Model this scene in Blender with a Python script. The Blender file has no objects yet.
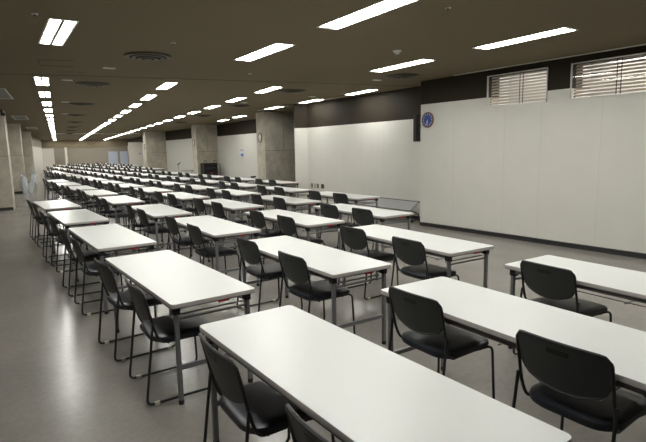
import bpy, bmesh, math, random
from mathutils import Vector, Matrix
random.seed(7)
S = bpy.context.scene
COL = S.collection
PI = math.pi

# ------------------------------------------------------------------ camera
HC = 2.97                      # ceiling height
CAMZ = 1.654
YAW, PITCH, ROLL = math.radians(34.36), math.radians(8.329), math.radians(-1.184)
F_PX = 500.2
fw = Vector((math.sin(YAW), math.cos(YAW), 0)); rt = Vector((math.cos(YAW), -math.sin(YAW), 0)); upw = Vector((0, 0, 1))
fwd = fw*math.cos(PITCH) - upw*math.sin(PITCH); upc = upw*math.cos(PITCH) + fw*math.sin(PITCH)
r2 = rt*math.cos(ROLL) + upc*math.sin(ROLL); u2 = upc*math.cos(ROLL) - rt*math.sin(ROLL)
cd = bpy.data.cameras.new('camera'); cam = bpy.data.objects.new('camera', cd); COL.objects.link(cam)
cd.sensor_fit = 'HORIZONTAL'; cd.sensor_width = 36; cd.lens = F_PX/646*36; cd.clip_start = .05; cd.clip_end = 200
m = Matrix.Identity(4)
for i in range(3):
    m[i][0] = r2[i]; m[i][1] = u2[i]; m[i][2] = -fwd[i]
m[0][3], m[1][3], m[2][3] = 0, 0, CAMZ
cam.matrix_world = m; cd.shift_y = .8/646
S.camera = cam

# ------------------------------------------------------------------ world, exposure
w = bpy.data.worlds.new('world'); S.world = w; w.use_nodes = True
w.node_tree.nodes['Background'].inputs[0].default_value = (.8, .85, .9, 1)
w.node_tree.nodes['Background'].inputs[1].default_value = .05
S.view_settings.view_transform = 'Standard'; S.view_settings.look = 'None'
S.view_settings.gamma = 1; S.view_settings.use_curve_mapping = False
S.view_settings.exposure = 1.2
LAMP = 15.5                    # strength of the fluorescent tubes
S.cycles.use_light_tree = True
S.cycles.max_bounces = 8; S.cycles.diffuse_bounces = 5; S.cycles.glossy_bounces = 4

# ------------------------------------------------------------------ materials
def srgb(r, g, b):
    f = lambda c: (c/255/12.92) if c/255 <= .04045 else ((c/255+.055)/1.055)**2.4
    return (f(r), f(g), f(b), 1)
def mat(name, col, rough=.5, metal=0, spec=.5, noise=None, bump=None, emit=None, coat=0):
    M = bpy.data.materials.new(name); M.use_nodes = True; N = M.node_tree.nodes; L = M.node_tree.links
    b = N['Principled BSDF']
    b.inputs['Base Color'].default_value = col; b.inputs['Roughness'].default_value = rough
    b.inputs['Metallic'].default_value = metal; b.inputs['Specular IOR Level'].default_value = spec
    b.inputs['Coat Weight'].default_value = coat
    if noise or bump:
        tc = N.new('ShaderNodeTexCoord')
    if noise:
        sc, amt, det = noise[:3]
        mp = N.new('ShaderNodeMapping'); L.new(tc.outputs['Object'], mp.inputs[0])
        if len(noise) > 3: mp.inputs['Scale'].default_value = noise[3]
        n = N.new('ShaderNodeTexNoise'); n.inputs['Scale'].default_value = sc; n.inputs['Detail'].default_value = det
        L.new(mp.outputs[0], n.inputs[0])
        r = N.new('ShaderNodeValToRGB'); L.new(n.outputs[0], r.inputs[0])
        r.color_ramp.elements[0].position = .3; r.color_ramp.elements[1].position = .7
        r.color_ramp.elements[0].color = tuple(c*(1-amt) for c in col[:3])+(1,)
        r.color_ramp.elements[1].color = tuple(min(1, c*(1+amt)) for c in col[:3])+(1,)
        L.new(r.outputs[0], b.inputs['Base Color'])
    if bump:
        n2 = N.new('ShaderNodeTexNoise'); n2.inputs['Scale'].default_value = bump[0]; n2.inputs['Detail'].default_value = 4
        L.new(tc.outputs['Object'], n2.inputs[0])
        bp = N.new('ShaderNodeBump'); bp.inputs['Strength'].default_value = bump[1]; bp.inputs['Distance'].default_value = bump[2]
        L.new(n2.outputs[0], bp.inputs['Height']); L.new(bp.outputs[0], b.inputs['Normal'])
    if emit:
        b.inputs['Emission Color'].default_value = emit[0]; b.inputs['Emission Strength'].default_value = emit[1]
    return M
M = {}
M['ceiling'] = mat('ceiling_board', (.195, .160, .102, 1), .9, noise=(60, .07, 6), bump=(180, .25, .004), spec=.15)
M['fascia'] = mat('dark_brown_paint', (.032, .025, .017, 1), .7, spec=.2)
M['panel'] = mat('partition_panel', (.73, .72, .665, 1), .45, spec=.35, noise=(3, .015, 2))
M['panel_warm'] = mat('warm_white_panel', (.76, .73, .67, 1), .5, spec=.3)
M['backwall'] = mat('beige_wall', (.40, .36, .295, 1), .7, spec=.2)
M['white'] = mat('white_paint', (.75, .75, .73, 1), .4)
M['bandbrown'] = mat('brown_band_paint', (.34, .28, .19, 1), .7, spec=.2)
M['seam'] = mat('dark_seam', (.05, .045, .035, 1), .8)
M['panel_seam'] = mat('panel_joint', (.60, .59, .54, 1), .7)
M['base'] = mat('dark_skirting', (.03, .03, .032, 1), .4)
M['black'] = mat('black_powder_coat', (.018, .018, .02, 1), .38)
M['blackplastic'] = mat('black_plastic', (.028, .030, .030, 1), .42, bump=(300, .1, .001))
M['backplastic'] = mat('charcoal_plastic', (.050, .054, .052, 1), .5, spec=.35, bump=(420, .15, .001))
M['vinyl'] = mat('black_vinyl', (.018, .021, .028, 1), .38, bump=(250, .15, .001))
M['rackblack'] = mat('matt_black', (.008, .008, .009, 1), .6)
M['slot'] = mat('slot_shadow', (.012, .013, .010, 1), .5)
M['clip'] = mat('cream_plastic', (.72, .68, .55, 1), .4)
M['top'] = mat('white_laminate', (.79, .80, .785, 1), .32, spec=.4, noise=(2.2, .012, 3))
M['edge'] = mat('grey_edge_band', (.50, .465, .45, 1), .45)
M['steel'] = mat('grey_painted_steel', (.22, .225, .235, 1), .4, metal=.35)
M['apron'] = mat('grey_apron_steel', (.17, .17, .175, 1), .4, metal=.3)
M['rail'] = mat('dark_steel', (.10, .10, .10, 1), .4, metal=.4)
M['red'] = mat('red_label', (.55, .02, .03, 1), .5)
M['lampbody'] = mat('lamp_housing', (.72, .72, .70, 1), .35)
M['ring'] = mat('diffuser_metal', (.085, .07, .05, 1), .5, metal=.1)
M['grille'] = mat('grille_grey', (.16, .16, .15, 1), .5)
M['blue'] = mat('clock_blue', (.03, .07, .30, 1), .3)
M['bronze'] = mat('wood_rim', (.22, .12, .06, 1), .4)
M['mark'] = mat('pale_marks', (.85, .87, .9, 1), .4)
M['posterblue'] = mat('poster_blue', (.02, .13, .75, 1), .5)
M['paper'] = mat('paper_white', (.8, .82, .84, 1), .6)
M['bluepanel'] = mat('blue_grey_fabric', (.62, .69, .84, 1), .8)
M['socket'] = mat('socket_brown', (.16, .12, .08, 1), .5)
M['greyboard'] = mat('grey_laminate', (.24, .24, .235, 1), .4)
M['blind'] = mat('cream_blind_slat', (.62, .55, .47, 1), .5)
M['void'] = mat('dark_cavity', (.42, .35, .28, 1), .9)
M['copper'] = mat('red_light', (.7, .05, .02, 1), .4)
M['boothtube'] = mat('booth_tube', (.9, .9, .9, 1), .4, emit=((1, .90, .76, 1), 5.0))  # glow for the lamp added behind the window blinds
M['tube'] = mat('glowing_tube', (.9, .9, .9, 1), .4, emit=((1, .995, .935, 1), LAMP))

def floor_mat():
    m_ = bpy.data.materials.new('vinyl_floor'); m_.use_nodes = True; N = m_.node_tree.nodes; L = m_.node_tree.links
    b = N['Principled BSDF']; tc = N.new('ShaderNodeTexCoord')
    n1 = N.new('ShaderNodeTexNoise'); n1.inputs['Scale'].default_value = 1.3; n1.inputs['Detail'].default_value = 3; n1.inputs['Roughness'].default_value = .6
    n2 = N.new('ShaderNodeTexNoise'); n2.inputs['Scale'].default_value = 22; n2.inputs['Detail'].default_value = 6; n2.inputs['Roughness'].default_value = .7
    for n in (n1, n2): L.new(tc.outputs['Object'], n.inputs[0])
    mx = N.new('ShaderNodeMath'); mx.operation = 'ADD'; L.new(n1.outputs[0], mx.inputs[0]); L.new(n2.outputs[0], mx.inputs[1])
    h = N.new('ShaderNodeMath'); h.operation = 'MULTIPLY'; h.inputs[1].default_value = .5; L.new(mx.outputs[0], h.inputs[0])
    r = N.new('ShaderNodeValToRGB'); L.new(h.outputs[0], r.inputs[0])
    r.color_ramp.elements[0].position = .25; r.color_ramp.elements[0].color = (.205, .190, .174, 1)
    r.color_ramp.elements[1].position = .75; r.color_ramp.elements[1].color = (.315, .293, .268, 1)
    L.new(r.outputs[0], b.inputs['Base Color'])
    b.inputs['Roughness'].default_value = .24
    b.inputs['Specular IOR Level'].default_value = .5
    return m_
M['floor'] = floor_mat()

def concrete():
    m_ = bpy.data.materials.new('board_marked_concrete'); m_.use_nodes = True; N = m_.node_tree.nodes; L = m_.node_tree.links
    b = N['Principled BSDF']; tc = N.new('ShaderNodeTexCoord')
    n1 = N.new('ShaderNodeTexNoise'); n1.inputs['Scale'].default_value = 2.5; n1.inputs['Detail'].default_value = 9; n1.inputs['Roughness'].default_value = .7
    L.new(tc.outputs['Object'], n1.inputs[0])
    r = N.new('ShaderNodeValToRGB'); L.new(n1.outputs[0], r.inputs[0])
    r.color_ramp.elements[0].position = .3; r.color_ramp.elements[0].color = (.39, .36, .29, 1)
    r.color_ramp.elements[1].position = .7; r.color_ramp.elements[1].color = (.66, .62, .52, 1)
    v = N.new('ShaderNodeTexVoronoi'); v.inputs['Scale'].default_value = 5.5; L.new(tc.outputs['Object'], v.inputs['Vector'])
    lt = N.new('ShaderNodeMath'); lt.operation = 'LESS_THAN'; lt.inputs[1].default_value = .07; L.new(v.outputs['Distance'], lt.inputs[0])
    mx = N.new('ShaderNodeMixRGB'); L.new(lt.outputs[0], mx.inputs[0]); L.new(r.outputs[0], mx.inputs[1]); mx.inputs[2].default_value = (.24, .215, .165, 1)
    L.new(mx.outputs[0], b.inputs['Base Color']); b.inputs['Roughness'].default_value = .8
    bp = N.new('ShaderNodeBump'); bp.inputs['Strength'].default_value = .4; bp.inputs['Distance'].default_value = .01
    L.new(n1.outputs[0], bp.inputs['Height']); L.new(bp.outputs[0], b.inputs['Normal'])
    return m_
M['concrete'] = concrete()

def glass():
    m_ = bpy.data.materials.new('window_glass'); m_.use_nodes = True; N = m_.node_tree.nodes; L = m_.node_tree.links
    for n in list(N): N.remove(n)
    o = N.new('ShaderNodeOutputMaterial'); t = N.new('ShaderNodeBsdfTransparent'); g = N.new('ShaderNodeBsdfGlossy'); g.inputs['Roughness'].default_value = .01
    fr = N.new('ShaderNodeFresnel'); fr.inputs[0].default_value = 1.5
    mx = N.new('ShaderNodeMixShader'); L.new(fr.outputs[0], mx.inputs[0]); L.new(t.outputs[0], mx.inputs[1]); L.new(g.outputs[0], mx.inputs[2]); L.new(mx.outputs[0], o.inputs[0])
    return m_
M['glass'] = glass()
def plastic():
    m_ = bpy.data.materials.new('clear_plastic_sheet'); m_.use_nodes = True; N = m_.node_tree.nodes; L = m_.node_tree.links
    for n in list(N): N.remove(n)
    o = N.new('ShaderNodeOutputMaterial'); t = N.new('ShaderNodeBsdfTransparent'); g = N.new('ShaderNodeBsdfPrincipled')
    g.inputs['Base Color'].default_value = (.75, .8, .86, 1); g.inputs['Roughness'].default_value = .25
    mx = N.new('ShaderNodeMixShader'); mx.inputs[0].default_value = .6
    L.new(t.outputs[0], mx.inputs[1]); L.new(g.outputs[0], mx.inputs[2]); L.new(mx.outputs[0], o.inputs[0])
    return m_
M['bag'] = plastic()

# ------------------------------------------------------------------ helpers
def link(name, bm, m_, parent=None, smooth=False, bevel=0):
    bmesh.ops.recalc_face_normals(bm, faces=bm.faces[:])
    me = bpy.data.meshes.new(name); bm.to_mesh(me); bm.free()
    if smooth:
        for p in me.polygons: p.use_smooth = True
    me.materials.append(M[m_])
    o = bpy.data.objects.new(name, me); COL.objects.link(o)
    if parent: o.parent = parent
    if bevel:
        b = o.modifiers.new('bevel', 'BEVEL'); b.width = bevel; b.segments = 2; b.limit_method = 'ANGLE'
    if smooth and hasattr(me, 'set_sharp_from_angle'): me.set_sharp_from_angle(angle=math.radians(40))
    return o
def box(bm, x0, x1, y0, y1, z0, z1):
    v = [bm.verts.new(p) for p in ((x0,y0,z0),(x1,y0,z0),(x1,y1,z0),(x0,y1,z0),(x0,y0,z1),(x1,y0,z1),(x1,y1,z1),(x0,y1,z1))]
    for f in ((0,3,2,1),(4,5,6,7),(0,1,5,4),(1,2,6,5),(2,3,7,6),(3,0,4,7)): bm.faces.new([v[i] for i in f])
    return bm
def prism(bm, pts, z0, z1):
    a = [bm.verts.new((x, y, z0)) for x, y in pts]; b = [bm.verts.new((x, y, z1)) for x, y in pts]
    n = len(pts); bm.faces.new(a[::-1]); bm.faces.new(b)
    for i in range(n): bm.faces.new((a[i], a[(i+1) % n], b[(i+1) % n], b[i]))
    return bm
def strip(bm, A, B, t, z0, z1, side=1, off=0):
    """slab from plan point A to B, thickness t to the right (side=1) of the direction A>B, shifted by off that way"""
    A = Vector(A[:2]); B = Vector(B[:2]); d = (B-A).normalized(); n = Vector((d.y, -d.x))*side
    p = [A+n*off, B+n*off, B+n*(off+t), A+n*(off+t)]
    return prism(bm, [tuple(q) for q in p], z0, z1)
def cyl(bm, c, r, h, axis='z', n=24, r2_=None):
    r2_ = r if r2_ is None else r2_
    A = []; B = []
    for i in range(n):
        a = 2*PI*i/n; ca, sa = math.cos(a), math.sin(a)
        if axis == 'z': A.append((c[0]+r*ca, c[1]+r*sa, c[2])); B.append((c[0]+r2_*ca, c[1]+r2_*sa, c[2]+h))
        elif axis == 'y': A.append((c[0]+r*ca, c[1], c[2]+r*sa)); B.append((c[0]+r2_*ca, c[1]+h, c[2]+r2_*sa))
        else: A.append((c[0], c[1]+r*ca, c[2]+r*sa)); B.append((c[0]+h, c[1]+r2_*ca, c[2]+r2_*sa))
    A = [bm.verts.new(p) for p in A]; B = [bm.verts.new(p) for p in B]
    bm.faces.new(A); bm.faces.new(B)
    for i in range(n): bm.faces.new((A[i], A[(i+1) % n], B[(i+1) % n], B[i]))
    return bm
def ringm(bm, c, r0, r1, h, n=32):
    """flat annulus with height h, on z"""
    L = []
    for r, z in ((r0, 0), (r1, 0), (r1, h), (r0, h)):
        L.append([bm.verts.new((c[0]+r*math.cos(2*PI*i/n), c[1]+r*math.sin(2*PI*i/n), c[2]+z)) for i in range(n)])
    for k in range(4):
        a, b = L[k], L[(k+1) % 4]
        for i in range(n): bm.faces.new((a[i], a[(i+1) % n], b[(i+1) % n], b[i]))
    return bm
def roundpath(pts, rad, seg=4, closed=False):
    pts = [Vector(p) for p in pts]; out = []
    n = len(pts)
    for i, p in enumerate(pts):
        if not closed and i in (0, n-1): out.append(p); continue
        a = pts[(i-1) % n]; b = pts[(i+1) % n]
        da = (a-p); db = (b-p); r = min(rad, da.length*.45, db.length*.45)
        pa = p+da.normalized()*r; pb = p+db.normalized()*r
        for k in range(seg+1):
            t = k/seg; out.append(pa*(1-t)**2 + p*2*t*(1-t) + pb*t*t)
    return out
def tube(bm, pts, r, n=8, closed=False):
    pts = [Vector(p) for p in pts]; rings = []; N_ = len(pts)
    t0 = (pts[1]-pts[0]).normalized(); ref = Vector((0, 0, 1)) if abs(t0.z) < .9 else Vector((1, 0, 0))
    nrm = t0.cross(ref).normalized()
    for i, p in enumerate(pts):
        if closed: t = (pts[(i+1) % N_]-pts[i-1]).normalized()
        elif i == 0: t = t0
        elif i == N_-1: t = (pts[-1]-pts[-2]).normalized()
        else: t = (pts[i+1]-pts[i-1]).normalized()
        nrm = (nrm - t*nrm.dot(t)).normalized(); bn = t.cross(nrm)
        rings.append([bm.verts.new(p+nrm*r*math.cos(2*PI*k/n)+bn*r*math.sin(2*PI*k/n)) for k in range(n)])
    for i in range(N_ if closed else N_-1):
        a = rings[i]; b = rings[(i+1) % N_]
        for k in range(n): bm.faces.new((a[k], a[(k+1) % n], b[(k+1) % n], b[k]))
    if not closed: bm.faces.new(rings[0][::-1]); bm.faces.new(rings[-1])
    return bm
def roundrect(x0, x1, y0, y1, r, seg=5):
    out = []
    for cx, cy, a0 in ((x1-r, y1-r, 0), (x0+r, y1-r, PI/2), (x0+r, y0+r, PI), (x1-r, y0+r, 1.5*PI)):
        for k in range(seg+1):
            a = a0+PI/2*k/seg; out.append((cx+r*math.cos(a), cy+r*math.sin(a)))
    return out
def empty(name, loc=(0, 0, 0), rz=0):
    o = bpy.data.objects.new(name, None); COL.objects.link(o); o.location = loc; o.rotation_euler = (0, 0, rz); o.empty_display_size = .1
    return o
def tag(o, label=None, cat=None, group=None, kind=None):
    if label: o['label'] = label
    if cat: o['category'] = cat
    if group: o['group'] = group
    if kind: o['kind'] = kind
    return o
def copy_tree(o, parent=None):
    c = o.copy(); COL.objects.link(c); c.parent = parent
    for ch in list(o.children): copy_tree(ch, c)
    return c
def struct(name, bm, m_, label=None, smooth=False, parent=None, bevel=0):
    o = link(name, bm, m_, parent, smooth, bevel)
    if not parent: o['kind'] = 'structure'
    if label: o['label'] = label
    return o

# ------------------------------------------------------------------ shell
struct('floor', box(bmesh.new(), -4.5, 16, -7, 60, -.1, 0), 'floor', 'glossy mottled grey-brown vinyl floor')
bm = bmesh.new()                               # sheet joints in the vinyl, along the hall
for k, x0 in enumerate((-.62, )):
    prism(bm, [(x0-.003, -6), (x0+.003, -6), (x0+.35+.003, 12), (x0+.35-.003, 12)], .0002, .0008)
struct('trim_1', bm, 'seam', 'thin dark joint line in the vinyl floor')
struct('ceiling', box(bmesh.new(), -4.5, 16, -7, 60, HC, HC+.15), 'ceiling', 'dark olive-brown ceiling board')
# expansion joint across the ceiling
bm = bmesh.new(); strip(bm, (-4, 11.25), (1.5, 9.62), .025, HC-.004, HC+.01); strip(bm, (1.5, 9.62), (8.2, 8.15), .025, HC-.004, HC+.01)
struct('trim_2', bm, 'seam', 'thin dark expansion joint crossing the ceiling')
bm = bmesh.new()
for (a, b) in (((.85, 8.25), (1.28, 8.12)), ((.92, 8.75), (1.36, 8.67)), ((.85, 8.25), (.92, 8.75)), ((1.2, 9.3), (1.62, 9.2))):
    strip(bm, a, b, .012, HC-.003, HC+.01)
struct('trim_3', bm, 'seam', 'dark outline of an access hatch in the ceiling')
bm = bmesh.new(); strip(bm, (4.3, 36.5), (9.4, 35.9), .04, HC-.05, HC-.01)
struct('trim_4', bm, 'panel_warm', 'thin pale rail crossing the far ceiling')

# near right wall: runs from NW0 (its far edge) towards and past the camera
NW0, NW1 = Vector((7.62, 7.5)), Vector((7.95, -7))
nd = (NW1-NW0).normalized(); nn = Vector((-nd.y, nd.x))       # nn points into the wall (away from the hall)
if nn.x < 0: nn = -nn
def nw(d, t=0): return tuple(NW0+nd*d+nn*t)
def nwbox(bm, d0, d1, t0, t1, z0, z1): return prism(bm, [nw(d0, t0), nw(d1, t0), nw(d1, t1), nw(d0, t1)], z0, z1)
# panels below, dark fascia above; the windows cut through both
bm = bmesh.new()
W = ((1.60, 2.74), (3.12, 5.40), (5.80, 8.0))                  # window spans along the wall
WZ0, WZ1 = 2.33, 2.87
nwbox(bm, 0, 14.5, 0, .35, .08, WZ0)
e = [0]+[v for w_ in W for v in w_]+[14.5]
for i in range(0, len(e), 2): nwbox(bm, e[i], e[i+1], 0, .35, WZ0, 2.5)
struct('wall_right', bm, 'panel', 'pale grey movable partition wall beside the near tables')
bm = bmesh.new()
for i in range(0, len(e), 2): nwbox(bm, e[i], e[i+1], 0.012, .35, 2.5, HC)
for w_ in W: nwbox(bm, w_[0], w_[1], .012, .35, WZ1, HC)
struct('trim_5', bm, 'fascia', 'dark brown fascia band above the near partition wall')
bm = bmesh.new(); nwbox(bm, .9, 14, -.10, -.07, HC-.012, HC+.01)
struct('trim_6', bm, 'panel_warm', 'thin pale ceiling track in front of the near windows')
bm = bmesh.new(); nwbox(bm, 0, 14.5, -.004, .34, 0, .07)
struct('baseboard_right', bm, 'base', 'dark skirting at the foot of the near partition wall')
bm = bmesh.new()
for d in (.86, 1.98, 2.66-.0, 3.62, 4.7, 5.8, 7.0): nwbox(bm, d-.0025, d+.0025, -.0015, .002, .09, 2.32)
struct('trim_7', bm, 'panel_seam', 'fine vertical joints between the near partition panels')
for k, w_ in enumerate(W):
    root = empty('window_%d' % (k+1)); tag(root, kind='structure', label=['smaller high window with cream venetian blind in the near wall', 'wide high window with cream venetian blind at the right edge', 'high window with venetian blind behind the camera side'][k])
    d0, d1 = w_; fwid = .013
    bm = bmesh.new()
    nwbox(bm, d0, d1, -.016, .02, WZ0, WZ0+fwid); nwbox(bm, d0, d1, -.016, .02, WZ1-fwid, WZ1)
    nwbox(bm, d0, d0+fwid, -.016, .02, WZ0, WZ1); nwbox(bm, d1-fwid, d1, -.016, .02, WZ0, WZ1)
    link('window_frame', bm, 'white', root)
    tl = math.tan(math.radians((6, 1.6, 1.6)[k]))*(WZ1-WZ0)/2        # the glass leans a little, top towards the hall
    bm = bmesh.new(); a_, b_ = d0+fwid, d1-fwid; q = [(.012+tl, WZ0+fwid), (.012-tl, WZ1-fwid)]; vs = []
    for t0_ in (0, .004):
        vs += [bm.verts.new((*nw(a_, q[0][0]+t0_), q[0][1])), bm.verts.new((*nw(b_, q[0][0]+t0_), q[0][1])), bm.verts.new((*nw(b_, q[1][0]+t0_), q[1][1])), bm.verts.new((*nw(a_, q[1][0]+t0_), q[1][1]))]
    for f in ((0,3,2,1),(4,5,6,7),(0,1,5,4),(1,2,6,5),(2,3,7,6),(3,0,4,7)): bm.faces.new([vs[i] for i in f])
    link('pane', bm, 'glass', root)
    bm = bmesh.new(); z = WZ0+.035
    while z < WZ1-.03:
        A_, B_ = nw(d0+.05, .050), nw(d1-.03, .050); A2_, B2_ = nw(d0+.05, .066), nw(d1-.03, .066)
        vs = [bm.verts.new((*A_, z+.0)), bm.verts.new((*B_, z+.0)), bm.verts.new((*B2_, z+.030)), bm.verts.new((*A2_, z+.030)),
              bm.verts.new((*A_, z+.003)), bm.verts.new((*B_, z+.003)), bm.verts.new((*B2_, z+.033)), bm.verts.new((*A2_, z+.033))]
        for f in ((0,3,2,1),(4,5,6,7),(0,1,5,4),(1,2,6,5),(2,3,7,6),(3,0,4,7)): bm.faces.new([vs[i] for i in f])
        z += .050
    link('blind', bm, 'blind', root)
    bm = bmesh.new(); mid = d0+(d1-d0)*(.565 if k == 0 else .30)
    for q in (-.03, .03): nwbox(bm, mid+q-.006, mid+q+.006, .044, .047, WZ0+.02, WZ1-.02)
    for q_ in range(11): nwbox(bm, d0+.03, d0+.05, .050, .06, WZ0+.03+q_*.046, WZ0+.052+q_*.046)
    link('blind_cord', bm, 'seam', root)
    bm = bmesh.new(); nwbox(bm, d0-.1, d1+.1, .80, .82, WZ0-.1, WZ1+.08); nwbox(bm, d0-.12, d0-.1, .35, .82, WZ0-.1, WZ1+.08); nwbox(bm, d1+.1, d1+.12, .35, .82, WZ0-.1, WZ1+.08)
    nwbox(bm, d0-.1, d1+.1, .35, .82, WZ0-.12, WZ0-.1); nwbox(bm, d0-.1, d1+.1, .35, .82, WZ1+.08, WZ1+.1)
    link('booth', bm, 'paper', root)  # unseen pale box added behind the blinds to bounce the fill light
    bm = bmesh.new(); nwbox(bm, d0+.05, d1-.05, .42, .50, WZ1+.05, WZ1+.075); link('booth_lamp', bm, 'boothtube', root)  # lamp added out of view to brighten the blinds from behind
# return end of the near wall, then the second wall (set back)
struct('trim_8', strip(bmesh.new(), (7.625, 7.505), (8.25, 7.70), .06, 2.5, HC, side=1, off=-.0), 'fascia', 'dark fascia at the end of the near wall')
struct('wall_side', strip(bmesh.new(), (7.625, 7.505), (8.25, 7.70), .06, 0, 2.5), 'panel', 'end return of the near partition wall')
bm = bmesh.new(); strip(bm, (8.2, 7.6), (8.2, 12.78), .3, .08, 2.27, side=1)
struct('wall_middle', bm, 'panel', 'pale grey set-back partition wall with wall sockets')
bm = bmesh.new(); strip(bm, (8.212, 7.6), (8.212, 12.78), .3, 2.27, HC, side=1)
struct('trim_9', bm, 'fascia', 'dark brown fascia above the set-back wall')
bm = bmesh.new(); strip(bm, (8.196, 7.6), (8.196, 12.78), .3, 0, .08, side=1)
struct('baseboard_middle', bm, 'base', 'dark skirting of the set-back wall')
bm = bmesh.new()
for v in (8.4, 9.3, 10.15, 10.95, 11.8): strip(bm, (8.1985, v), (8.1985, v+.005), .01, .09, 2.26, side=1)
struct('trim_10', bm, 'panel_seam', 'fine vertical joints in the set-back wall')
struct('wall_jog', strip(bmesh.new(), (8.24, 12.70), (7.84, 12.86), .06, 0, 2.27, side=1), 'panel', 'short return panel beside the nearest concrete pillar')
struct('trim_11', strip(bmesh.new(), (8.24, 12.71), (7.85, 12.865), .06, 2.27, HC, side=1), 'fascia', 'dark fascia above the short return panel')
struct('wall_link', strip(bmesh.new(), (7.90, 12.9), (9.9, 15.8), .05, 0, HC, side=1), 'fascia', 'side of the return panel towards the pillar')
bm = bmesh.new(); strip(bm, (7.93, 10.4), (7.95, 15.4), .02, HC-.012, HC+.01)
struct('trim_12', bm, 'panel_warm', 'thin pale ceiling track near the nearest pillar')
# recess walls between the right pillars
R0, R1, R2 = (10.0, 15.9), (10.6, 35.0), (12.95, 54.4)
def recess(name, A, B, h, lab, n1, n2):
    struct(name, strip(bmesh.new(), A, B, .2, 0, h, side=1), 'panel', lab)
    struct(n1, strip(bmesh.new(), A, B, .2, h, HC, side=1, off=.015), 'fascia', 'dark fascia above '+n2)
recess('wall_recess', R0, (10.3, 24.6), 2.38, 'pale partition wall with a small blue notice', 'trim_13', 'the notice wall')
recess('wall_rear_right', (10.3, 24.6), R1, 2.39, 'pale partition wall behind the microphone stand', 'trim_14', 'the microphone stand wall')
recess('wall_far_right', R1, R2, 2.4, 'grey side wall at the far end', 'trim_15', 'the far side wall')
# concrete pillars: near-left corner b, face direction, depth
def pillar(b, facew, depth, ang, label, h=HC):
    c, s = math.cos(ang), math.sin(ang)      # along +u of the near face (rotated), and back along the hall
    ux, uy = c, -s*0+math.sin(math.radians(6)); n_ = math.hypot(ux, uy); ux, uy = ux/n_, uy/n_
    vx, vy = math.sin(math.radians(6)), math.cos(math.radians(6))
    if facew < 0: ux, uy = -ux*1.0, -uy*0
    fwid = abs(facew)
    p = [(b[0], b[1]), (b[0]+ux*fwid, b[1]+uy*fwid), (b[0]+ux*fwid+vx*depth, b[1]+uy*fwid+vy*depth), (b[0]+vx*depth, b[1]+vy*depth)]
    o = struct('pillar', prism(bmesh.new(), p, 0, h), 'concrete', label)
    # formwork joints, a child
    bm = bmesh.new()
    mid = ((p[0][0]+p[1][0])/2, (p[0][1]+p[1][1])/2)
    sgn = 1 if facew > 0 else -1
    strip(bm, p[0], p[1], .004, h*.545, h*.545+.008, side=sgn, off=0)
    d = Vector((p[1][0]-p[0][0], p[1][1]-p[0][1])).normalized()
    strip(bm, (mid[0]-d.x*.004, mid[1]-d.y*.004), (mid[0]+d.x*.004, mid[1]+d.y*.004), .004, h*.545, h, side=sgn, off=0)
    link('formwork_joint', bm, 'seam', o)
    return o
pillar((8.36, 15.72), 1.62, .78, 0, 'nearest concrete pillar on the right with a clock')
pillar((9.12, 24.40), 1.20, .85, 0, 'middle concrete pillar on the right beside the black rack')
pillar((9.22, 33.80), 1.40, 1.0, 0, 'farthest concrete pillar on the right')
for b, lab in (((.80, 17.8), 'nearest concrete pillar at the left edge'), ((1.66, 25.3), 'second concrete pillar on the left beside plastic bags'), ((2.72, 33.5), 'third concrete pillar on the left'), ((3.2, 41.6), 'farthest concrete pillar on the left')):
    pillar(b, -1.9, .8, 0, lab)
bm = bmesh.new()
for b in ((.80, 17.8), (1.66, 25.3), (2.72, 33.5), (3.2, 41.6)): box(bm, b[0]-1.9, b[0]-.02, b[1]-.012, b[1]+.02, 0, .09)
struct('baseboard_left', bm, 'base', 'dark skirting at the foot of the left pillars')
bm = bmesh.new(); box(bm, 2.6, 3.22, 41.45, 41.56, 2.3, 2.85)
struct('trim_16', bm, 'fascia', 'dark box above the farthest left pillar')
# left, far and back walls
struct('wall_left', strip(bmesh.new(), (-3.4, -7), (-3.4, 14), .2, 0, HC, side=-1), 'concrete', 'concrete wall on the camera side left')
struct('wall_rear_left', strip(bmesh.new(), (-3.4, 14), (1.9, 42.3), .2, 0, HC, side=-1), 'concrete', 'concrete wall behind the left pillars')
struct('wall_far_left', strip(bmesh.new(), (3.38, 42.0), (5.15, 54.0), .1, 0, 2.27, side=-1), 'panel_warm', 'white partition at the far left')
struct('trim_17', strip(bmesh.new(), (3.42, 42.4), (5.17, 54.0), .1, 2.27, HC, side=-1, off=.01), 'backwall', 'band above the white partition at the far left')
struct('wall_front_left', strip(bmesh.new(), (1.7, 42.6), (3.4, 42.6), .1, 0, HC, side=-1), 'concrete', 'wall closing the left bay')
struct('wall_far', strip(bmesh.new(), (4.6, 55.9), (13.6, 54.6), .2, 0, 2.28, side=-1), 'backwall', 'beige far end wall')
struct('trim_18', strip(bmesh.new(), (4.6, 55.75), (13.6, 54.45), .3, 2.28, HC, side=-1), 'bandbrown', 'brown band above the far end wall')
struct('wall_far_panel', strip(bmesh.new(), (5.15, 53.9), (6.12, 53.9), .06, 0, 2.2, side=-1), 'panel_warm', 'bright white panel in the far left corner')
struct('trim_19', box(bmesh.new(), 7.18, 7.40, 54.95, 55.2, 0, 2.28), 'panel_warm', 'white post on the far wall')
struct('wall_back', box(bmesh.new(), -4.4, 9, -7, -6.8, 0, HC), 'panel', 'partition wall behind the camera')

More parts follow.
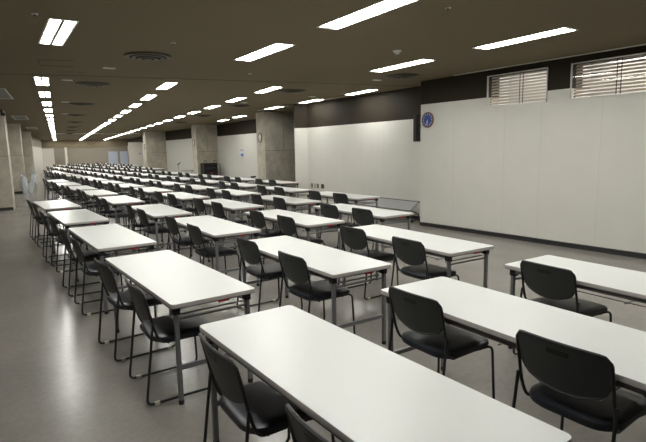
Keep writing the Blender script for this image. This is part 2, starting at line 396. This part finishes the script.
# ------------------------------------------------------------------ tables
ORD = 'first second third fourth fifth sixth seventh eighth ninth tenth eleventh twelfth thirteenth fourteenth fifteenth sixteenth seventeenth eighteenth nineteenth twentieth'.split()
TL, TW, TH = 1.8, .6, .70
def make_table():
    root = empty('folding_table')
    x0, x1, y0, y1 = -TW/2, TW/2, -TL/2, TL/2
    # edge band with rounded lip
    bm = bmesh.new(); layers = []
    for z, ins in ((TH-.030, .004), (TH-.026, 0), (TH-.005, 0), (TH-.0012, .002)):
        layers.append([bm.verts.new((x, y, z)) for x, y in roundrect(x0+ins, x1-ins, y0+ins, y1-ins, .03-ins, 5)])
    for a, b in zip(layers, layers[1:]):
        n = len(a)
        for i in range(n): bm.faces.new((a[i], a[(i+1) % n], b[(i+1) % n], b[i]))
    bm.faces.new(layers[0][::-1])
    link('edge_band', bm, 'edge', root, smooth=True)
    bm = bmesh.new(); prism(bm, roundrect(x0+.0018, x1-.0018, y0+.0018, y1-.0018, .028, 5), TH-.004, TH)
    link('table_top', bm, 'top', root)
    bm = bmesh.new()
    for s in (-1, 1): box(bm, s*.262-.011, s*.262+.011, y0+.10, y1-.10, TH-.062, TH-.030)
    for s in (-1, 1): box(bm, -.25, .25, s*.80-.011, s*.80+.011, TH-.062, TH-.030)
    link('apron', bm, 'apron', root)
    for s in (-1, 1):          # each end: two legs, rails, lower brace
        ye = s*.835
        for t in (-1, 1):
            bm = bmesh.new(); box(bm, t*.255-.0145, t*.255+.0145, ye-.0145, ye+.0145, .025, TH-.045)
            lg = link('leg', bm, 'steel', root, bevel=.004)
            bm = bmesh.new(); cyl(bm, (t*.255, ye, 0), .019, .03, n=12); link('foot', bm, 'black', lg)
            bm = bmesh.new(); box(bm, t*.255-.022, t*.255+.022, ye-.035 if s > 0 else ye-.02, ye+.02 if s > 0 else ye+.035, TH-.085, TH-.030)
            link('hinge_bracket', bm, 'black', lg, bevel=.004)
        bm = bmesh.new(); tube(bm, [(-.25, ye, TH-.12), (.25, ye, TH-.12)], .008); link('cross_rail', bm, 'steel', root)
        bm = bmesh.new(); tube(bm, [(-.25, ye-s*.05, TH-.105), (.25, ye-s*.05, TH-.105)], .006); link('cross_rail', bm, 'steel', root)
        bm = bmesh.new(); box(bm, -.245, .245, ye-.010, ye+.010, .235, .265); link('lower_brace', bm, 'steel', root)
        bm = bmesh.new(); bm.free()
        for t in (-1, 1):
            bm = bmesh.new(); tube(bm, [(t*.22, ye-s*.02, TH-.07), (t*.22, ye-s*.33, TH-.05)], .006); link('folding_stay', bm, 'rail', root)
    bm = bmesh.new()           # wire shelf under the top
    for k in range(4): tube(bm, [(-.17+.1*k, -.62, TH-.115), (-.17+.1*k, .62, TH-.115)], .003, 6)
    for yy in (-.62, 0, .62): tube(bm, [(-.2, yy, TH-.118), (.2, yy, TH-.118)], .004, 6)
    link('wire_shelf', bm, 'rail', root)
    bm = bmesh.new(); box(bm, .02, .10, y0+.012, y0+.022, TH-.048, TH-.031); link('label_sticker', bm, 'red', root)
    return root

# ------------------------------------------------------------------ chairs (face +x)
def make_chair():
    root = empty('conference_chair')
    def back_pt(s, t, off=0):
        # s -1..1 across, t 0..1 bottom to top
        yy = .218*s
        e = abs(s)
        zt = .782-.006*s*s-(.028*((e-.86)/.14)**2 if e > .86 else 0)
        zb = .532+.060*e**2+(.05*((e-.8)/.2)**2 if e > .8 else 0)
        z = zb+(zt-zb)*t
        k = (z-.5)/.275
        yy *= .945+.055*k
        x = .062-.072*k+.0*e - .028*(1-s*s) + off      # lean, and hollow towards the sitter
        return Vector((x, yy, z))
    ns, nt = 20, 8
    bm = bmesh.new(); G = []
    for off in (-.006, .006):
        G.append([[bm.verts.new(back_pt(-1+2*i/ns, j/nt, off)) for j in range(nt+1)] for i in range(ns+1)])
    for g in G:
        for i in range(ns):
            for j in range(nt): bm.faces.new((g[i][j], g[i+1][j], g[i+1][j+1], g[i][j+1]))
    rim = [(i, 0) for i in range(ns)]+[(ns, j) for j in range(nt)]+[(i, nt) for i in range(ns, 0, -1)]+[(0, j) for j in range(nt, 0, -1)]
    for a, b in zip(rim, rim[1:]+rim[:1]):
        bm.faces.new((G[0][a[0]][a[1]], G[0][b[0]][b[1]], G[1][b[0]][b[1]], G[1][a[0]][a[1]]))
    bk = link('backrest', bm, 'backplastic', root, smooth=True)
    bm = bmesh.new()
    tube(bm, [back_pt(-1+2*i/ns, j/nt) for i, j in rim], .0085, 6, closed=True)
    link('rim', bm, 'blackplastic', bk, smooth=True)
    bm = bmesh.new()
    p = []
    for s, z in ((-.24, .722), (.24, .722), (.24, .750), (-.24, .750)):
        t = (z-.536)/(.245); q = back_pt(s, t); p.append(q)
    fr = [bm.verts.new(q+Vector((-.0085, 0, 0))) for q in p]; bk_ = [bm.verts.new(q+Vector((-.002, 0, 0))) for q in p]
    bm.faces.new(fr); bm.faces.new(bk_[::-1])
    for i in range(4): bm.faces.new((fr[i], fr[(i+1) % 4], bk_[(i+1) % 4], bk_[i]))
    link('handle_slot', bm, 'slot', bk)
    # seat cushion: rounded outline, soft section
    def outline(ins):
        pts = []
        for cx, cy, r, a0 in ((.42, .16, .055, 0), (.16, .10, .125, PI/2), (.16, -.10, .125, PI), (.42, -.16, .055, 1.5*PI)):
            for k in range(7):
                a = a0+PI/2*k/6; rr = r-ins; pts.append((cx+rr*math.cos(a)*(1.0), cy+rr*math.sin(a)))
        return pts
    bm = bmesh.new(); L_ = []
    for z, ins in ((.405, .02), (.412, .004), (.425, 0), (.440, .004), (.449, .02), (.453, .05)):
        L_.append([bm.verts.new((x, y, z + (.0 if x < .4 else -.35*(x-.4)**1.0*.3))) for x, y in outline(ins)])
    for a, b in zip(L_, L_[1:]):
        n = len(a)
        for i in range(n): bm.faces.new((a[i], a[(i+1) % n], b[(i+1) % n], b[i]))
    bm.faces.new(L_[0][::-1]); bm.faces.new(L_[-1])
    st = link('seat', bm, 'vinyl', root, smooth=True)
    bm = bmesh.new(); prism(bm, outline(.025), .396, .406); link('seat_pan', bm, 'blackplastic', st)
    for s in (-1, 1):
        bm = bmesh.new()
        a = s*.222
        path = roundpath([(-.002, s*.220, .742), (.05, s*.222, .50), (.085, s*.212, .405), (.40, s*.19, .398)], .05)
        tube(bm, path, .0085); link('back_upright', bm, 'black', root, smooth=True)
        bm = bmesh.new()
        path = roundpath([(.038, s*.233, .55), (-.035, s*.238, .012), (.475, s*.238, .012), (.462, s*.222, .408), (.30, s*.19, .396)], .045)
        tube(bm, path, .0085); fr_ = link('sled_leg', bm, 'black', root, smooth=True)
        for xx in (.03, .41):
            bm = bmesh.new(); box(bm, xx-.017, xx+.017, s*.238-.011, s*.238+.011, 0, .024); link('floor_glide', bm, 'clip', fr_, bevel=.003)
    for xx in (.14, .38):
        bm = bmesh.new(); tube(bm, [(xx, -.2, .392), (xx, .2, .392)], .0075); link('cross_bar', bm, 'black', root)
    return root

T0 = make_table(); C0 = make_chair(); tfree = [True]; cfree = [True]
def place(proto, free, loc, rz):
    o = proto if free[0] else copy_tree(proto); free[0] = False
    o.location = loc; o.rotation_euler = (0, 0, rz); return o
P = 2.345
COLS = [  # u of left edge, first row, last row, column phrase
    (.908, 0, 4, 'leftmost column'), (2.132, 0, 8, 'second column from left'), (3.386, 0, 13, 'third column from left'),
    (4.570, 2, 17, 'fourth column from left'), (5.853, 3, 20, 'fifth column from left'), (7.09, 5, 21, 'sixth column from left'),
    (8.33, 12, 21, 'seventh column from left'), (9.57, 16, 21, 'rightmost far column')]
V0 = {0: .686, 1: .687, 2: .602, 3: .55, 4: .40, 5: .66, 6: .66, 7: .66}
DEV = {(0, 0): (.018, .108, -.5), (0, 1): (-.01, .02, -1.3), (0, 2): (-.008, -.009, -.85), (0, 3): (-.01, -.044, -1), (0, 4): (-.014, -.065, -1.3),
       (1, 0): (.0, .01, 2.0), (1, 1): (.03, -.02, .9), (1, 2): (.035, -.04, 1.2), (1, 3): (0, -.15, 1.6), (1, 4): (-.03, .0, 1.5),
       (2, 0): (0, .025, 2.0), (2, 1): (.05, .015, 1.6), (2, 2): (-.04, -.04, -.5)}
CH_AT = {(0,0,1):(-.084,.376),(0,0,0):(-.094,-.47),(0,1,1):(-.105,.36),(0,1,0):(-.093,-.51),(0,2,1):(-.115,.31),(0,2,0):(-.12,-.54),(0,3,1):(-.113,.28),(0,3,0):(-.09,-.56),
         (1,0,1):(-.072,.503),(1,0,0):(-.067,-.447),(1,1,1):(-.062,.54),(1,1,0):(-.072,-.36),(1,2,1):(-.105,.483),(1,2,0):(-.11,-.467),(2,0,1):(-.071,.483),
         (2,1,1):(-.10,.483),(2,1,0):(-.12,-.437),(2,2,1):(-.10,.33),(2,2,0):(-.086,-.47),(3,2,1):(-.10,.30),(3,2,0):(-.07,-.49)}   # chair back beside the table edge
for ci, (u, ra, rb, phrase) in enumerate(COLS):
    for r in range(ra, rb+1):
        du, dv, rot = DEV.get((ci, r), (random.uniform(-.02, .02), random.uniform(-.04, .04), random.uniform(-.6, .9)))
        a = math.radians(rot)
        cy = V0[ci]+r*P+TL/2+dv; cx = u+TW/2+du-(.010*max(0, cy-9) if 0 < ci < 5 else .004*max(0, cy-9))
        t = place(T0, tfree, (cx, cy, 0), -a)
        n = ORD[r-ra]
        tag(t, 'white-topped folding table, %s from the near end of the %s' % (n, phrase), 'table', 'white folding tables in rows')
        for q, (off, nm) in enumerate(((-.47, 'near'), (.42, 'far'))):
            off += random.uniform(-.025, .025); push = random.uniform(-.012, .012)
            lx, ly = -TW/2-(.075 if ci else .11)+push, off
            if (ci, r, q) in CH_AT: lx, ly = -TW/2+CH_AT[ci, r, q][0]+(.022 if ci else -.018), CH_AT[ci, r, q][1]
            wx = cx+lx*math.cos(a)+ly*math.sin(a); wy = cy-lx*math.sin(a)+ly*math.cos(a)
            c = place(C0, cfree, (wx, wy, 0), -a+math.radians(random.uniform(-2.5, 2.5)))
            tag(c, 'black sled-base chair, %s seat at %s table of the %s' % (nm, n, phrase), 'chair', 'black chairs along the left sides of the tables')

# ------------------------------------------------------------------ ceiling lights
def make_light():
    root = empty('ceiling_light')
    bm = bmesh.new(); hw, hl, t = .135, .675, .012
    box(bm, -hw, -hw+t, -hl, hl, -.006, .0); box(bm, hw-t, hw, -hl, hl, -.006, .0)
    box(bm, -hw+t, hw-t, -hl, -hl+t*2.5, -.006, .0); box(bm, -hw+t, hw-t, hl-t*2.5, hl, -.006, .0)
    link('lamp_frame', bm, 'lampbody', root)
    bm = bmesh.new(); box(bm, -.012, .012, -hl+t*2, hl-t*2, -.006, .0); link('divider_bar', bm, 'grille', root)
    for s in (-1, 1):
        bm = bmesh.new(); box(bm, s*.0665-.046, s*.0665+.046, -hl+.045, hl-.045, -.004, -.001)
        link('lamp_tube', bm, 'tube', root)
    return root
L0 = make_light(); lfree = [True]
def light(x, y, rz, label, group, sc=1):
    o = place(L0, lfree, (x, y, HC), rz); o.scale = (sc, sc, 1); tag(o, label, 'ceiling light', group)
nearname = {-2: 'behind the camera', -1: 'nearest to the camera', 0: 'last before the ceiling joint'}
rowname = ['leftmost row', 'second row from left', 'third row from left', 'rightmost row']
for i in range(3):
    for j in range(-2, 1):
        th = .023; a_, b_ = i*2.512, j*2.269
        light(.863+a_*math.cos(th)+b_*math.sin(th), 6.381-a_*math.sin(th)+b_*math.cos(th), -th,
              'twin-tube ceiling light %s, %s of the near ceiling' % (nearname[j], rowname[i]), 'ceiling lights before the joint')
for i in range(3):
    for j in range(20):
        th = .119; a_, b_ = i*2.201, j*2.309
        if 1.08+a_+b_*.128 > 11.6: continue
        light(1.125+a_*math.cos(th)+b_*math.sin(th), 10.62-a_*math.sin(th)+b_*math.cos(th), -th,
              'bright twin-tube ceiling light, %s beyond the ceiling joint in %s' % (ORD[j], rowname[i]), 'ceiling lights beyond the joint', .88)
for j, (x, y) in enumerate([(7.75, 9.61), (7.87, 11.99), (7.97, 14.29)]+[(8.72, 18.45), (9.08, 20.85)]):
    light(x, y, -.10, 'bright twin-tube ceiling light, %s beyond the ceiling joint in rightmost row' % ORD[j], 'ceiling lights beyond the joint', .88)

# ------------------------------------------------------------------ ceiling fittings
def make_diffuser():
    root = empty('air_diffuser')
    for k, (a, b, h) in enumerate(((.25, .30, .022), (.17, .215, .034), (.09, .135, .046))):
        link('cone_ring', ringm(bmesh.new(), (0, 0, -h), a, b, h*.55), 'ring', root, smooth=True)
    bm = bmesh.new(); cyl(bm, (0, 0, -.05), .05, .03, n=24); link('centre_cap', bm, 'ring', root)
    bm = bmesh.new(); cyl(bm, (0, 0, -.003), .31, .003, n=32); link('back_plate', bm, 'seam', root)
    return root
D0 = make_diffuser(); dfree = [True]
dl = [(2.09, 7.25), (1.98, 10.59), (2.47, 14.91), (2.99, 19.15), (3.54, 23.35), (4.09, 27.68), (4.62, 32.0), (5.15, 36.3)]
for k, (x, y) in enumerate(dl):
    tag(place(D0, dfree, (x, y, HC), 0), 'round slatted ceiling air diffuser, %s from the camera in the left line' % ORD[k], 'air diffuser', 'round ceiling diffusers')
for k, (x, y) in enumerate([(6.72, 7.10), (6.07, 10.02), (6.59, 13.90), (7.2, 18.3), (7.8, 22.7), (6.9, 2.55)]):
    tag(place(D0, dfree, (x, y, HC), 0), 'round slatted ceiling air diffuser %s' % ['close to the near wall corner', 'just beyond the joint towards the right wall', 'second beyond the joint towards the right', 'level with the nearest right pillar', 'near the middle right pillar', 'cut by the right edge of the photo'][k], 'air diffuser', 'round ceiling diffusers')
def make_grille(wd, ln):
    root = empty('ceiling_grille')
    bm = bmesh.new(); box(bm, -wd/2, wd/2, -ln/2, ln/2, -.006, 0); link('plate', bm, 'grille', root)
    bm = bmesh.new()
    for s in (-1, 1): box(bm, s*wd/2-.012, s*wd/2+.012, -ln/2, ln/2, -.012, 0); box(bm, -wd/2, wd/2, s*ln/2-.012, s*ln/2+.012, -.012, 0)
    link('frame', bm, 'white', root)
    return root
g0 = make_grille(.42, 2.1); gf = [True]
for k, (x, y) in enumerate(((.52, 13.1), (1.45, 21.2), (2.45, 29.3))):
    tag(place(g0, gf, (x, y, HC), -.12), 'long white-framed return air grille on the ceiling %s' % ['above the left edge', 'ahead of the second left pillar', 'near the third left pillar'][k], 'ceiling grille', 'ceiling grilles on the left')
def make_slot():
    root = empty('ceiling_speaker_plate'); bm = bmesh.new(); box(bm, -.09, .09, -.045, .045, -.012, 0); link('plate', bm, 'white', root, bevel=.004)
    bm = bmesh.new(); cyl(bm, (0, 0, -.018), .03, .008, n=16); link('cover', bm, 'panel', root); return root
s0 = make_slot(); sf = [True]
for k, (x, y) in enumerate(((1.85, 8.53), (1.48, 10.22), (2.01, 14.49), (6.64, 7.73), (7.2, 10.9), (2.56, 18.7), (6.3, 13.0))):
    tag(place(s0, sf, (x, y, HC), 0), 'small pale square ceiling plate %s' % ['between near left light and round diffuser', 'beside the first light beyond the joint', 'second beyond the joint on the left', 'left of the near wall corner', 'above the set-back wall', 'third beyond the joint on the left', 'ahead of the nearest right pillar'][k], 'ceiling plate', 'small ceiling plates')
def make_det():
    root = empty('smoke_detector'); bm = bmesh.new(); cyl(bm, (0, 0, -.02), .05, .02, n=20, r2_=.062); link('base', bm, 'white', root, smooth=True)
    bm = bmesh.new(); cyl(bm, (0, 0, -.045), .028, .025, n=16, r2_=.038); link('sensor', bm, 'white', root, smooth=True); return root
d0_ = make_det(); df = [True]
tag(place(d0_, df, (4.94, 5.32, HC), 0), 'white dome smoke detector between the near ceiling lights', 'smoke detector')
def make_spr():
    root = empty('sprinkler_head'); bm = bmesh.new(); cyl(bm, (0, 0, -.008), .028, .008, n=16); link('escutcheon', bm, 'white', root)
    bm = bmesh.new(); cyl(bm, (0, 0, -.03), .010, .022, n=10); link('nozzle', bm, 'socket', root); return root
p0 = make_spr(); pf = [True]
for k, (x, y) in enumerate(((.59, 5.61), (2.12, 6.26), (4.08, 8.12), (3.88, 3.47))):
    tag(place(p0, pf, (x, y, HC), 0), 'tiny ceiling sprinkler head %s' % ['left of the leftmost near light', 'ahead of the large round diffuser', 'just before the ceiling joint', 'between the two rightmost near lights'][k], 'sprinkler', 'ceiling sprinklers')

# ------------------------------------------------------------------ clocks
def make_clock(d, face, hands=True):
    """faces local -x"""
    root = empty('wall_clock')
    bm = bmesh.new(); L_ = []
    n = 32
    for r, x in ((d/2, 0), (d/2, -.025), (d/2-.012, -.036), (d/2-.024, -.030), (d/2-.024, -.012)):
        L_.append([bm.verts.new((x, r*math.cos(2*PI*i/n), r*math.sin(2*PI*i/n))) for i in range(n)])
    for a, b in zip(L_, L_[1:]):
        for i in range(n): bm.faces.new((a[i], a[(i+1) % n], b[(i+1) % n], b[i]))
    link('rim', bm, 'bronze', root, smooth=True)
    bm = bmesh.new(); cyl(bm, (-.018, 0, 0), d/2-.02, .006, 'x', 32); fc = link('clock_face', bm, face, root)
    bm = bmesh.new(); mk = 'mark' if face == 'blue' else 'black'
    for k in range(12):
        a = 2*PI*k/12; r = d/2-.045; c_ = Vector((0, r*math.sin(a), r*math.cos(a))); s_ = .012
        box(bm, -.021, -.018, c_.y-s_/2, c_.y+s_/2, c_.z-s_, c_.z+s_)
    link('hour_marks', bm, mk, fc)
    for ln, wd_, ang in ((d*.24, .010, math.radians(182)), (d*.34, .007, math.radians(-15+180))):
        bm = bmesh.new(); dx, dz = math.sin(ang), math.cos(ang)
        vs = []
        for x in (-.024, -.021):
            for s, t in ((-1, 0), (1, 0), (1, 1), (-1, 1)):
                vs.append(bm.verts.new((x, dx*ln*t+dz*wd_*s/2, dz*ln*t-dx*wd_*s/2)))
        for f in ((0,1,2,3),(7,6,5,4),(0,4,5,1),(1,5,6,2),(2,6,7,3),(3,7,4,0)): bm.faces.new([vs[i] for i in f])
        link('clock_hand', bm, mk, root)
    return root
c1 = make_clock(.31, 'blue'); x_, y_ = nw(.20, 0)
c1.location = (x_-.001, y_, 2.185); c1.rotation_euler = (0, 0, math.atan2(nn.y, nn.x))
tag(c1, 'round blue-faced wall clock with brown rim on the near wall corner', 'clock')
for k, (x, y, z) in enumerate(((8.398, 16.12, 2.08), (9.165, 24.83, 2.08), (9.27, 34.3, 2.02))):
    c = make_clock(.34, 'paper'); c.location = (x, y, z); c.rotation_euler = (0, 0, -math.radians(6))
    tag(c, 'round brown-rimmed clock on the %s concrete pillar at right' % ['nearest', 'middle', 'farthest'][k], 'clock', 'clocks on the pillars')

# black column loudspeaker on the far side of the near wall's end
sp = empty('column_loudspeaker', (7.80, 7.79, 1.76))
tag(sp, 'tall narrow black loudspeaker at the near wall corner beside the blue clock', 'loudspeaker')
bm = bmesh.new(); box(bm, -.06, .06, -.05, .05, 0, .56); link('cabinet', bm, 'rackblack', sp, bevel=.006)
bm = bmesh.new(); box(bm, -.066, -.059, -.042, .042, .02, .54); link('front_grille', bm, 'slot', sp)
bm = bmesh.new(); box(bm, -.02, .02, -.16, -.05, .22, .32); link('wall_bracket', bm, 'black', sp)

# sockets on the set-back wall
for k, (v, wd_) in enumerate(((12.53, .09), (12.37, .04), (12.22, .09), (11.97, .15))):
    o = empty('wall_socket', (8.2, v, .57)); bm = bmesh.new(); box(bm, -.008, 0, -wd_/2, wd_/2, -.065, .065); link('cover_plate', bm, 'socket', o, bevel=.003)
    bm = bmesh.new()
    for z in ((-.03, .03) if wd_ > .05 else (0,)): box(bm, -.011, -.008, -wd_/2+.015, wd_/2-.015, z-.018, z+.018)
    link('outlet', bm, 'grille' if k < 3 else 'black', o)
    tag(o, 'small %s wall outlet, %s of four from the left on the set-back wall' % (['brown', 'slim', 'brown', 'wide dark'][k], ['first', 'second', 'third', 'last'][k]), 'socket', 'wall outlets low on the set-back wall')

# low flip-up table with tilted grey top standing folded by the set-back wall
ft = empty('folded_trolley_table', (7.86, 9.0, 0)); tag(ft, 'low folded grey table on casters by the set-back wall', 'folded table')
bm = bmesh.new(); y0, y1 = -1.15, 1.25
prof = [(-.20, .28), (-.19, .265), (.08, .435), (.07, .45)]
a = [bm.verts.new((x, y0, z)) for x, z in prof]; b = [bm.verts.new((x, y1, z)) for x, z in prof]
bm.faces.new(a); bm.faces.new(b[::-1])
for i in range(4): bm.faces.new((a[i], a[(i+1) % 4], b[(i+1) % 4], b[i]))
tp = link('tilted_top', bm, 'greyboard', ft)
bm = bmesh.new(); tube(bm, [(.085, y0, .442), (.085, y1, .442)], .022); link('edge_rail', bm, 'black', tp, smooth=True)
for yy in (y0+.03, y1-.03):
    bm = bmesh.new(); tube(bm, [(-.18, yy, .27), (.06, yy, .43)], .011); tube(bm, [(-.16, yy, .28), (.10, yy, .17), (.10, yy, .06)], .012)
    tube(bm, [(-.12, yy, .05), (.14, yy, .05)], .014)
    lg = link('leg', bm, 'black', ft, smooth=True)
    for xx in (-.10, .12):
        bm = bmesh.new(); cyl(bm, (xx, yy-.012, .028), .028, .024, 'y', 16); link('caster', bm, 'black', lg)

# notice on the recess wall
nt = empty('wall_notice', (10.155, 21.4, 1.56)); nt.rotation_euler = (0, 0, -.034)
tag(nt, 'small white notice with a blue arrow patch on the recessed wall', 'notice')
bm = bmesh.new(); box(bm, -.006, 0, -.19, .19, -.25, .22); link('paper', bm, 'paper', nt)
bm = bmesh.new(); box(bm, -.009, -.006, -.13, .10, -.16, -.07)
v3 = [bm.verts.new((-.009, -.21+.03, -.115)), bm.verts.new((-.009, -.10, -.03)), bm.verts.new((-.009, -.10, -.20))]; bm.faces.new(v3)
link('blue_arrow', bm, 'posterblue', nt)
bm = bmesh.new()
for z in (.13, .07): box(bm, -.0085, -.006, -.13, .13, z-.012, z+.012)
link('text_lines', bm, 'grille', nt)
nt2 = empty('small_wall_notice', (10.40, 41.3, 1.56)); 
# black equipment rack before the middle pillar
rk = empty('equipment_rack', (9.58, 24.05, 0)); tag(rk, 'black wheeled equipment rack in front of the middle right pillar', 'equipment rack')
bm = bmesh.new()
for sx in (-1, 1): box(bm, sx*.33-.02, sx*.33+.02, -.25, .25, .10, 1.05)
box(bm, -.33, .33, -.25, .25, .10, .14); box(bm, -.33, .33, -.25, .25, 1.01, 1.05); box(bm, -.33, .33, .23, .25, .1, 1.05)
link('rack_frame', bm, 'rackblack', rk)
for k, (z, hh) in enumerate(((.18, .18), (.38, .12), (.52, .10), (.66, .20), (.90, .08))):
    bm = bmesh.new(); box(bm, -.31, .31, -.235, .2, z, z+hh); u = link('rack_unit', bm, 'rackblack', rk)
    bm = bmesh.new(); box(bm, -.25, .25, -.24, -.235, z+hh*.72, z+hh*.78); link('front_stripe', bm, 'grille', u)
bm = bmesh.new(); box(bm, -.02, .10, -.245, -.235, .55, .585); link('red_display', bm, 'copper', rk)
for sx in (-1, 1):
    bm = bmesh.new(); tube(bm, roundpath([(sx*.30, -.2, 1.04), (sx*.33, -.2, 1.18), (sx*.20, -.2, 1.18), (sx*.19, -.2, 1.04)], .04), .014); link('grab_handle', bm, 'black', rk, smooth=True)
    for yy in (-.2, .2):
        bm = bmesh.new(); cyl(bm, (sx*.3-.015, yy, .05), .05, .03, 'x', 16); link('caster', bm, 'black', rk)
# grey cylinder stand right of the rack
sd = empty('grey_standing_post', (10.02, 23.7, 0)); tag(sd, 'thin grey standing post right of the black rack', 'post')
bm = bmesh.new(); cyl(bm, (0, 0, 0), .12, .02, n=20); link('base', bm, 'steel', sd)
bm = bmesh.new(); tube(bm, roundpath([(0, 0, .02), (0, 0, 1.0), (-.15, 0, 1.0)], .05), .02); link('pole', bm, 'steel', sd, smooth=True)
# microphone stand
ms = empty('microphone_stand', (10.2, 30.5, 0)); tag(ms, 'thin black microphone stand before the recessed wall', 'microphone stand')
bm = bmesh.new(); cyl(bm, (0, 0, 0), .14, .02, n=20); link('base', bm, 'black', ms)
bm = bmesh.new(); tube(bm, [(0, 0, .02), (0, 0, .90)], .016); link('pole', bm, 'steel', ms)
bm = bmesh.new(); tube(bm, [(-.09, -.02, .84), (.12, .02, .98)], .028); link('microphone', bm, 'black', ms)
# small open metal frame
fr = empty('metal_frame_stand', (10.0, 28.3, 0)); tag(fr, 'small open grey metal frame stand next to the microphone stand', 'stand')
bm = bmesh.new()
for yy in (-.2, .2):
    tube(bm, roundpath([(-.30, yy, 0), (-.30, yy, .55), (.30, yy, .55), (.30, yy, 0)], .03), .014)
tube(bm, [(-.30, -.2, .3), (.30, -.2, .3)], .01)
link('frame', bm, 'steel', fr, smooth=True)
bm = bmesh.new(); box(bm, -.32, .32, -.21, .21, .55, .57); link('shelf', bm, 'steel', fr)
# sanitizer stand by nearest pillar
ss = empty('dispenser_stand', (8.72, 17.45, 0)); tag(ss, 'small floor stand with black top just left of the nearest pillar', 'stand')
bm = bmesh.new(); cyl(bm, (0, 0, 0), .13, .02, n=20); link('base', bm, 'black', ss)
bm = bmesh.new(); tube(bm, [(0, 0, .02), (0, 0, .60)], .016); link('pole', bm, 'steel', ss)
bm = bmesh.new(); box(bm, -.09, .09, -.06, .06, .60, .66); link('tray', bm, 'black', ss, bevel=.01)
# white board on legs
wb = empty('rolling_whiteboard', (10.95, 43.3, 0)); tag(wb, 'tall white board on legs beside the farthest right pillar', 'whiteboard')
bpy.data.objects.remove(nt2)
bm = bmesh.new(); box(bm, -.55, .55, -.02, .02, .60, 2.46); link('board', bm, 'panel_warm', wb)
bm = bmesh.new()
for sx in (-1, 1): box(bm, sx*.555-.012, sx*.555+.012, -.025, .025, .58, 2.48)
for z in (.58, 2.46): box(bm, -.56, .56, -.025, .025, z, z+.02)
link('board_frame', bm, 'white', wb)
for sx in (-1, 1):
    bm = bmesh.new(); tube(bm, [(sx*.42, 0, .60), (sx*.42, 0, .05)], .018); tube(bm, [(sx*.42, -.3, .03), (sx*.42, .3, .03)], .018); link('leg', bm, 'steel', wb)
bm = bmesh.new(); box(bm, .26, .36, -.026, -.021, 1.5, 1.6); link('blue_mark', bm, 'posterblue', wb)
# two blue-grey freestanding screens at the far end
for k, (xa, xb) in enumerate(((10.9, 11.75), (12.0, 12.7))):
    yy = 53.6
    o = empty('partition_screen', ((xa+xb)/2, yy, 0)); hw = (xb-xa)/2
    tag(o, 'pale blue-grey standing screen at the far end, %s one' % ('left wider' if k == 0 else 'right narrower'), 'partition screen', 'blue-grey screens at the far end')
    bm = bmesh.new(); box(bm, -hw, hw, -.015, .015, .35, 1.80); link('panel', bm, 'bluepanel', o)
    bm = bmesh.new()
    for sx in (-1, 1): box(bm, sx*hw-.015, sx*hw+.015, -.02, .02, .02, 1.82); box(bm, sx*hw-.02, sx*hw+.02, -.22, .22, 0, .03)
    link('frame', bm, 'white', o)
# plastic-wrapped bundles by the second left pillar
def bundle(name, loc, wd_, ht, lean, label, seed):
    rnd = random.Random(seed); root = empty(name, loc); tag(root, label, 'plastic bag', 'clear plastic bags at the left pillar')
    bm = bmesh.new(); n, k = 20, 12; R_ = []
    for j in range(k+1):
        t = j/k; rr = wd_*(.75+.35*math.sin(PI*min(1, t*1.15)))*(1 if t < .75 else 1-.25*(t-.75)/.25)
        ring = []
        for i in range(n):
            a = 2*PI*i/n; q = rr*(1+rnd.uniform(-.14, .14))
            ring.append(bm.verts.new((q*math.cos(a)+lean*t, q*.7*math.sin(a), ht*t*(1+(.08*math.sin(a*3) if j == k else 0)))))
        R_.append(ring)
    for a, b in zip(R_, R_[1:]):
        for i in range(n): bm.faces.new((a[i], a[(i+1) % n], b[(i+1) % n], b[i]))
    bm.faces.new(R_[0][::-1])
    link('film', bm, 'bag', root)
    bm = bmesh.new(); box(bm, -wd_*.45, wd_*.45, -wd_*.3, wd_*.3, .005, ht*.5); link('contents', bm, 'panel', root)
bundle('plastic_bag', (1.60, 24.95, 0), .12, .80, -.02, 'upright crumpled clear plastic bag before the second left pillar', 1)
bundle('plastic_bag', (1.80, 25.15, 0), .10, .88, .20, 'wider clear plastic bag leaning right beside the other bag', 2)
# small security camera on the first left pillar
sc_ = empty('security_camera', (.74, 17.70, 2.84)); tag(sc_, 'small dark security camera high on the nearest left pillar', 'security camera')
bm = bmesh.new(); box(bm, -.02, .09, -.11, .0, -.04, .03); link('housing', bm, 'black', sc_, bevel=.01)
bm = bmesh.new(); box(bm, -.02, .02, -.02, .08, -.02, .16); link('bracket', bm, 'black', sc_)
